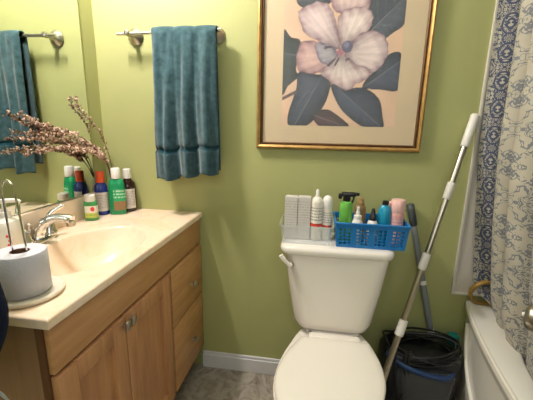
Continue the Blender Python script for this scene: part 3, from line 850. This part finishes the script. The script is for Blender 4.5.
bm = BM(); loft(bm, [rrect((kx0+kx1)/2, (ky0+ky1)/2, (kx1-kx0)/2+q, (ky1-ky0)/2+q, .008, z, 4) for q, z in ((-.001, kz1-.006), (.004, kz1-.006), (.005, kz1), (.003, kz1+.002), (-.003, kz1+.002), (-.003, kz1-.004))], False, False); link('rim', bm, M['basket'], bk)
iz = kz0+.0035
t = bottle('trigger_spray', 'green spray bottle with black trigger head, leftmost in the blue basket', 'spray bottle', (.126, -.140, iz),
   [(.022, 0), (.024, .003), (.0245, .125), (.0235, .145), (.020, .156), (.012, .160)], M['green_l'], None, None)
bm = BM(); lathe(bm, [(.013, .158), (.014, .162), (.014, .174), (.009, .178)], (.126, -.140, iz), 18)
box(bm, .104, .160, -.152, -.128, iz+.177, iz+.194, .006); box(bm, .150, .172, -.147, -.133, iz+.181, iz+.193, .003)
tube(bm, smooth_path([(.150, -.14, iz+.180), (.152, -.14, iz+.168), (.146, -.14, iz+.152)], 4), .004, 8); box(bm, .094, .108, -.148, -.132, iz+.166, iz+.188, .005); link('trigger_head', bm, M['black'], t)
t = bottle('nasal_spray', 'small white spray bottle with stepped nozzle, near the front of the blue basket', 'bottle', (.168, -.170, iz),
   [(.018, 0), (.020, .003), (.020, .085), (.015, .096), (.012, .100)], M['white'],
   [(.0145, .098), (.0145, .112), (.0085, .115), (.0078, .126), (.0055, .128), (.0048, .144), (.002, .146)], M['white'], (.0204, .02, .085, -2.6, -.5), M['lab_white'])
t = bottle('mist_bottle', 'tan spray bottle with pale cap, at the back of the blue basket', 'bottle', (.186, -.098, iz),
   [(.020, 0), (.022, .003), (.022, .12), (.018, .132), (.010, .138)], M['tan'],
   [(.013, .136), (.013, .150), (.010, .152), (.010, .164), (.006, .167)], M['tan'])
t = bottle('dropper_bottle', 'small bottle with black pointed cap, in the middle of the blue basket', 'bottle', (.224, -.165, iz),
   [(.018, 0), (.020, .003), (.020, .080), (.015, .094), (.011, .098)], M['white'],
   [(.0135, .096), (.0135, .112), (.009, .118), (.007, .132), (.004, .142)], M['black'], (.0204, .05, .085, -2.8, -.3), M['lab_grey'])
t = bottle('shampoo_bottle', 'cyan blue bottle with dark cap, left of the pink canister', 'bottle', (.268, -.150, iz),
   [(.022, 0), (.0255, .004), (.0258, .105), (.023, .135), (.015, .152), (.010, .155)], M['cyan'],
   [(.0115, .154), (.012, .157), (.0115, .168), (.008, .170)], M['black'], None, None, 1, .8)
t = bottle('travel_bottle', 'pale bottle tucked behind the cyan bottle in the blue basket', 'bottle', (.298, -.092, iz),
   [(.017, 0), (.019, .003), (.019, .115), (.014, .128), (.010, .131)], M['cream'],
   [(.0125, .130), (.0125, .152), (.009, .155)], M['pinkcap'])
t = bottle('pink_canister', 'pink cylinder canister with lighter lid, rightmost in the blue basket', 'canister', (.3135, -.148, iz),
   [(.0225, 0), (.0245, .003), (.0245, .128), (.0235, .130)], M['pink'],
   [(.0245, .130), (.0255, .132), (.0255, .172), (.023, .176)], M['pinkcap'], (.0250, .03, .118, -2.6, -.6), label_mat('pink_label', 'dd9fa0', 'f4dcd8', 8))

# ------------------------------------------------------------------ poles
def pole(name, label, A, B_, r, segs, tipr=None):
    A, B_ = Vector(A), Vector(B_)
    t = thing(name, label, 'pole', tuple(A))
    for nm, t0, t1, rr, mt in segs:
        bm = BM(); p, q = A.lerp(B_, t0), A.lerp(B_, t1)
        if nm in ('end_cap', 'sleeve', 'grip'):
            ps = [p, p.lerp(q, .03), p.lerp(q, .97), q]; tube(bm, ps, [rr*.85, rr, rr, rr*.8], 16)
        else: tube(bm, [p, q], rr, 16)
        link(nm, bm, mt, t, True, 50)
    return t
A, B_ = (.237, -.300, .002), (.588, -.018, 1.262)
pole('telescoping_pole', 'long steel telescoping pole with white sleeves leaning across the wall', A, B_, .012,
     [('tube', 0, .35, .0125, M['nickel']), ('tube', .35, .55, .0115, M['nickel']), ('tube', .55, .95, .0105, M['nickel']),
      ('sleeve', .333, .381, .0165, M['white']), ('sleeve', .536, .586, .0155, M['white']), ('sleeve', .749, .799, .0145, M['white']), ('end_cap', .905, 1, .0155, M['white'])])
A, B_ = (.628, -.020, .003), (.392, -.020, .905)
pole('mop_pole', 'grey plastic mop pole leaning behind the steel pole', A, B_, .012,
     [('tube', 0, .66, .0125, M['pole_grey']), ('tube', .66, .93, .0125, M['pole_grey']), ('sleeve', .335, .383, .0150, M['white']), ('sleeve', .614, .634, .0145, M['white']), ('grip', .90, 1, .0155, M['pole_dark'])])

# ------------------------------------------------------------------ vacuum cleaner with coiled cord
vx = thing('carpet_cleaner', 'black portable carpet cleaner with coiled cord on the floor beside the toilet', 'carpet cleaner', (.47, -.12, 0))
bm = BM(); loft(bm, [rrect(.468, -.115, hx, hy, .04, z, 6) for z, hx, hy in ((0.002, .135, .070), (.02, .145, .078), (.24, .152, .080), (.30, .150, .078), (.325, .135, .065))]); link('body', bm, M['black'], vx, True, 60)
bm = BM(); loft(bm, [rrect(.478, -.160, hx, hy, .035, z, 6) for z, hx, hy in ((.03, .085, .055), (.17, .105, .060), (.255, .112, .062), (.275, .105, .055))]); link('dust_tank', bm, M['smoke'], vx, True, 60)
bm = BM(); tube(bm, smooth_path([(.325, -.175, .318), (.38, -.213, .295), (.46, -.230, .277), (.54, -.228, .268), (.575, -.20, .266)], 6), .009, 10, flat=1.3); link('blue_band', bm, M['bluetrim'], vx)
bm = BM(); box(bm, .328, .350, -.200, -.172, .27, .35, .008); link('latch', bm, M['navyplastic'], vx)
cd = BM()
for k in range(11):
    pts = []
    ph = random.uniform(-.3, .3); rx_ = random.uniform(.105, .148); ry_ = random.uniform(.045, .085); cz = .312+.004*k
    til = random.uniform(-.10, .12); cx = .468+random.uniform(-.012, .012); cy = -.130+random.uniform(-.015, .012)
    for i in range(26):
        t_ = 2*pi*i/26
        pts.append((cx+rx_*math.cos(t_), cy+ry_*math.sin(t_+ph), cz+til*rx_*math.cos(t_+ph*2)+.007*math.sin(2*t_+k)-.02*max(0, -math.sin(t_))))
    tube(cd, pts, .0042, 7, closed=True)
tube(cd, smooth_path([(.34, -.19, .345), (.315, -.16, .382), (.325, -.10, .365), (.40, -.09, .360), (.52, -.10, .372), (.60, -.13, .362), (.612, -.155, .325), (.53, -.20, .315)], 6), .0042, 8)
for xx in (.395, .41, .36):
    tube(cd, smooth_path([(xx, -.19, .345), (xx-.008, -.215, .29), (xx+.004, -.215, .20), (xx-.01, -.21, .12), (xx+.012, -.205, .06)], 5), .004, 7)
link('cord', cd, M['blackcord'], vx)
t = thing('cleaner_bottle', 'white bottle with teal cap behind the black carpet cleaner', 'bottle', (.628, -.060, 0.001))
bx_, by_ = .622, -.052
bm = BM(); lathe(bm, [(.024, 0.001), (.026, .006), (.026, .26), (.022, .29), (.016, .31)], (bx_, by_, 0), 24); link('bottle', bm, M['cream'], t)
bm = BM(); lathe(bm, [(.022, .305), (.0235, .310), (.0235, .345), (.020, .352), (.008, .355)], (bx_, by_, 0), 20); link('cap', bm, M['teal_cap'], t)

# ------------------------------------------------------------------ bathtub, surround, curtain
def front_x(y):
    t = min(1, max(0, -y/1.52)); s = math.sin(pi*t)
    return .672-.112*s**.8
tubt = thing('bathtub', 'white bathtub with bowed front apron at the right', 'bathtub', (1.0, -.76, 0))
nf = 60
def outer(z, dx=0.0):
    pts = [(front_x(-.003-1.514*i/nf)+dx, -.003-1.514*i/nf, z) for i in range(nf+1)]
    pts += [(front_x(-1.517)+(1.412-front_x(-1.517))*i/14, -1.517, z) for i in range(1, 15)]
    pts += [(1.412, -1.517+1.514*i/nf, z) for i in range(1, nf+1)]
    pts += [(1.412-(1.412-front_x(0))*i/14, -.003, z) for i in range(1, 14)]
    return pts
def inner(z, ins, p=4.5):
    base = outer(z); cx, cy = 1.02, -.76; pts = []
    for (x, y, _) in base:
        a = math.atan2((y-cy), (x-cx))
        hx = (cx-(front_x(y)+.076+ins)) if x < cx else (1.412-.05-ins-cx)
        hy = .76-.062-ins*1.4
        ca, sa = math.cos(a), math.sin(a)
        r_ = (abs(ca/hx)**p+abs(sa/hy)**p)**(-1/p)
        pts.append((cx+r_*ca, cy+r_*sa, z))
    return pts
bm = BM()
loft(bm, [outer(0.002, .012), outer(.05, .010), outer(.43, .012), outer(.455, .010), outer(.462, .001), outer(.482, 0), outer(.489, .004), outer(.491, .010)] +
     [inner(.491, 0), inner(.488, .006), inner(.47, .012), inner(.30, .03), inner(.14, .06), inner(.11, .11)], True, True)
link('basin', bm, M['tub'], tubt, True, 60)
bm = BM(); half = [(-.085, .430), (-.098, .40), (-.13, .335), (-.185, .285), (-.275, .243), (-.40, .215), (-.58, .20)]
pts = [(front_x(y)+.008, y, z) for y, z in half+[(-.76, .197)]+[(-1.52-y, z) for y, z in reversed(half)]]
tube(bm, smooth_path(pts, 8), .0075, 8); link('apron_moulding', bm, M['tub'], tubt, True, 60)
bm = BM(); tube(bm, [(front_x(-.02-1.48*i/50)+.006, -.02-1.48*i/50, .4875) for i in range(51)], .0065, 8); link('rim_lip', bm, M['seat'], tubt, True, 60)
#link('apron_moulding', bm, M['tub'], tubt, True, 60)

sp_ = thing('shower_surround', 'white plastic shower wall panel beside the curtain', 'wall panel', (1.0, -.003, .522))
bm = BM(); box(bm, .608, 1.418, -.007, -.0005, .524, 2.10, .002); link('panel', bm, M['panel'], sp_)
bm = BM(); box(bm, .603, .616, -.013, -.0005, .520, 2.10, .003); box(bm, .603, 1.418, -.012, -.0005, .516, .528, .003); link('edge_trim', bm, M['panel_edge'], sp_)

CR = thing('curtain_rod', 'white shower curtain rod above the tub', 'curtain rod', (.60, -.76, 2.02))
bm = BM(); tube(bm, [(.615, -.002, 2.02), (.615, YF+.002, 2.02)], .0125, 14); link('rod', bm, M['white'], CR)
for yy, dd in ((-.001, -1), (YF+.001, 1)):
    bm = BM(); lathe(bm, [(.03, 0), (.03, .008*dd), (.016, .016*dd)], (.615, yy, 2.02), 20, ax='y'); link('end_flange', bm, M['white'], CR)
CUL = 1.45
# plan of the curtain: folds given as (arc s, x offset, y)
def curtain_plan():
    key = [(-.030, -.007), (-.034, .012), (-.052, .040), (-.066, .072), (-.082, .094), (-.104, .096), (-.118, .066), (-.128, .036), (-.138, .014), (-.152, .002), (-.175, .000), (-.200, .016), (-.220, .044), (-.236, .054), (-.248, .040), (-.256, .010), (-.266, -.012),
           (-.290, -.022), (-.325, -.012), (-.350, .016), (-.368, .044), (-.384, .048), (-.396, .020), (-.412, -.018), (-.450, -.034), (-.49, -.020), (-.52, .020), (-.545, .036), (-.57, .006), (-.60, -.03), (-.65, -.03), (-.68, .004), (-.70, .022), (-.73, -.006), (-.77, -.03), (-.81, -.01), (-.84, .012), (-.88, -.012), (-.94, -.02)]
    P = smooth_path([(x, y, 0) for y, x in key], 7)
    s = [0]
    for i in range(1, len(P)): s.append(s[-1]+(P[i]-P[i-1]).length)
    return P, s
CP, CS = curtain_plan()
bm = BM(); uvl = bm.loops.layers.uv.verify(); rows = []
zt = [2.0, 1.9]+[1.8-i*.05 for i in range(32)]
zt = [z for z in zt if z >= .23]+[.22]
for z in zt:
    low = max(0, min(1, (1.15-z)/.75)); inw = .085*(low**1.3)
    if z < .50: inw += .06*(.50-z)/.3
    k = 1.0-.15*max(0, (z-1.5)/.5)
    row = []
    for p, s in zip(CP, CS):
        xx = .622+p.x*k+inw-.018*max(0, z-1)+.003*hnoise(s*3, z*1.5, 2)
        lim = front_x(p.y)+.092
        if z < .56:
            f_ = min(1, (.56-z)/.06); xx = max(xx, (lim+.004*math.sin(s*40))*f_+xx*(1-f_)) + (.02*(.5-z)/.3 if z < .5 else 0)
        yy = p.y
        if z < .6: yy = min(yy, -.085-.0*(z) if z < .5 else -.022-.063*(.6-z)/.1)+ (0 if p.y < -.2 else 0)
        row.append(bm.verts.new((xx, yy, z)))
    rows.append(row)
for j in range(len(rows)-1):
    for i in range(len(CP)-1):
        try: f = bm.faces.new((rows[j][i], rows[j][i+1], rows[j+1][i+1], rows[j+1][i]))
        except ValueError: continue
        for l, (a, c) in zip(f.loops, ((i, j), (i+1, j), (i+1, j+1), (i, j+1))): l[uvl].uv = (CS[a], zt[c])
cu = link('shower_curtain', bm, M['curtain'], None, True, 180); solidify(cu, .0015); tag(cu, 'cream shower curtain with navy damask border hanging in folds inside the tub', 'curtain')
for i in range(9):
    y = -.04-.11*i
    bm = BM(); tube(bm, [(.615+.022*math.cos(a), y, 2.008+.026*math.sin(a)) for a in [2*pi*k/18 for k in range(18)]], .0018, 6, closed=True)
    link('curtain_ring', bm, M['chrome'], cu)

bm = BM(); pts = []
for i in range(24):
    a = 2*pi*i/24; pts.append((.722+.056*math.cos(a), -.040-.012*math.sin(a), .5485+.055*math.sin(a)))
tube(bm, pts, .0105, 10, closed=True, flat=.75)
hp = link('tan_ring', bm, M['hoop'], None, True, 60); tag(hp, 'tan yellow ring standing in the tub corner, half hidden by the curtain', 'ring')

# metal grab handle on the tub rim at the right edge of view
gh = thing('grab_handle', 'brushed metal handle with rounded end in front of the curtain', 'handle', (.60, -.64, .49))
gx, gy, gz = .556, -.545, .742
bm = BM(); ax_ = Vector((1, -.75, 0)).normalized(); p0 = Vector((gx, gy, gz))
tube(bm, [p0, p0+ax_*.004, p0+ax_*.012, p0+ax_*.03, p0+ax_*.11, p0+ax_*.118], [.018, .030, .036, .038, .038, .030], 24); link('barrel', bm, M['nickel'], gh)
bm = BM(); tube(bm, [p0-ax_*.006, p0+ax_*.004], [.005, .009], 14); link('end_button', bm, M['white'], gh)
bm = BM(); pb = p0+ax_*.085; tube(bm, [(pb.x, pb.y, .492), (pb.x, pb.y, gz)], .012, 14); lathe(bm, [(.030, .4915), (.030, .500), (.014, .508)], (pb.x, pb.y, 0), 20); link('post', bm, M['nickel'], gh)

# ------------------------------------------------------------------ light
def lamp(name, typ, loc, energy, color, **kw):
    d = bpy.data.lights.new(name, typ); d.energy = energy; d.color = color
    for k, v in kw.items(): setattr(d, k, v)
    o = bpy.data.objects.new(name, d); C.objects.link(o); o.location = loc; return o
WARM = (1.0, .92, .89)
for y in (-.42, -.50, -.58): lamp('vanity_bulb', 'POINT', (-.86, y, 2.16), 23.5, WARM, shadow_soft_size=.035)
o_ = lamp('fill_light', 'AREA', (.1, -1.95, 1.7), 8.0, (.84, .92, 1), shape='RECTANGLE', size=1.0, size_y=.8)  # cool fill added behind the camera
o_.rotation_euler = (math.radians(70), 0, 0)
w = bpy.data.worlds.new('room_world'); bpy.context.scene.world = w; w.use_nodes = True
w.node_tree.nodes['Background'].inputs[0].default_value = (.9, .9, .85, 1); w.node_tree.nodes['Background'].inputs[1].default_value = .05

# ------------------------------------------------------------------ camera (solved from the photograph's vanishing points)
R = ((0.98860085, 0.05108197, -0.14162977), (0.14939511, -0.21601873, 0.96489223), (0.01869391, -0.97505207, -0.2211877))
cam = bpy.data.cameras.new('camera'); co = bpy.data.objects.new('camera', cam); C.objects.link(co)
cam.sensor_width = 36; cam.sensor_fit = 'HORIZONTAL'; cam.lens = 328/533*36; cam.clip_start = .02
mat = Matrix([[R[i][0], -R[i][1], -R[i][2], (0, -1.4, 1.2068)[i]] for i in range(3)]+[[0, 0, 0, 1]])
co.matrix_world = mat
sc = bpy.context.scene; sc.camera = co
sc.view_settings.view_transform = 'Standard'; sc.view_settings.exposure = 0.0
sc.cycles.use_denoising = True; sc.cycles.caustics_reflective = False; sc.cycles.caustics_refractive = False; sc.cycles.sample_clamp_indirect = 3
sc.cycles.max_bounces = 10; sc.cycles.transparent_max_bounces = 16
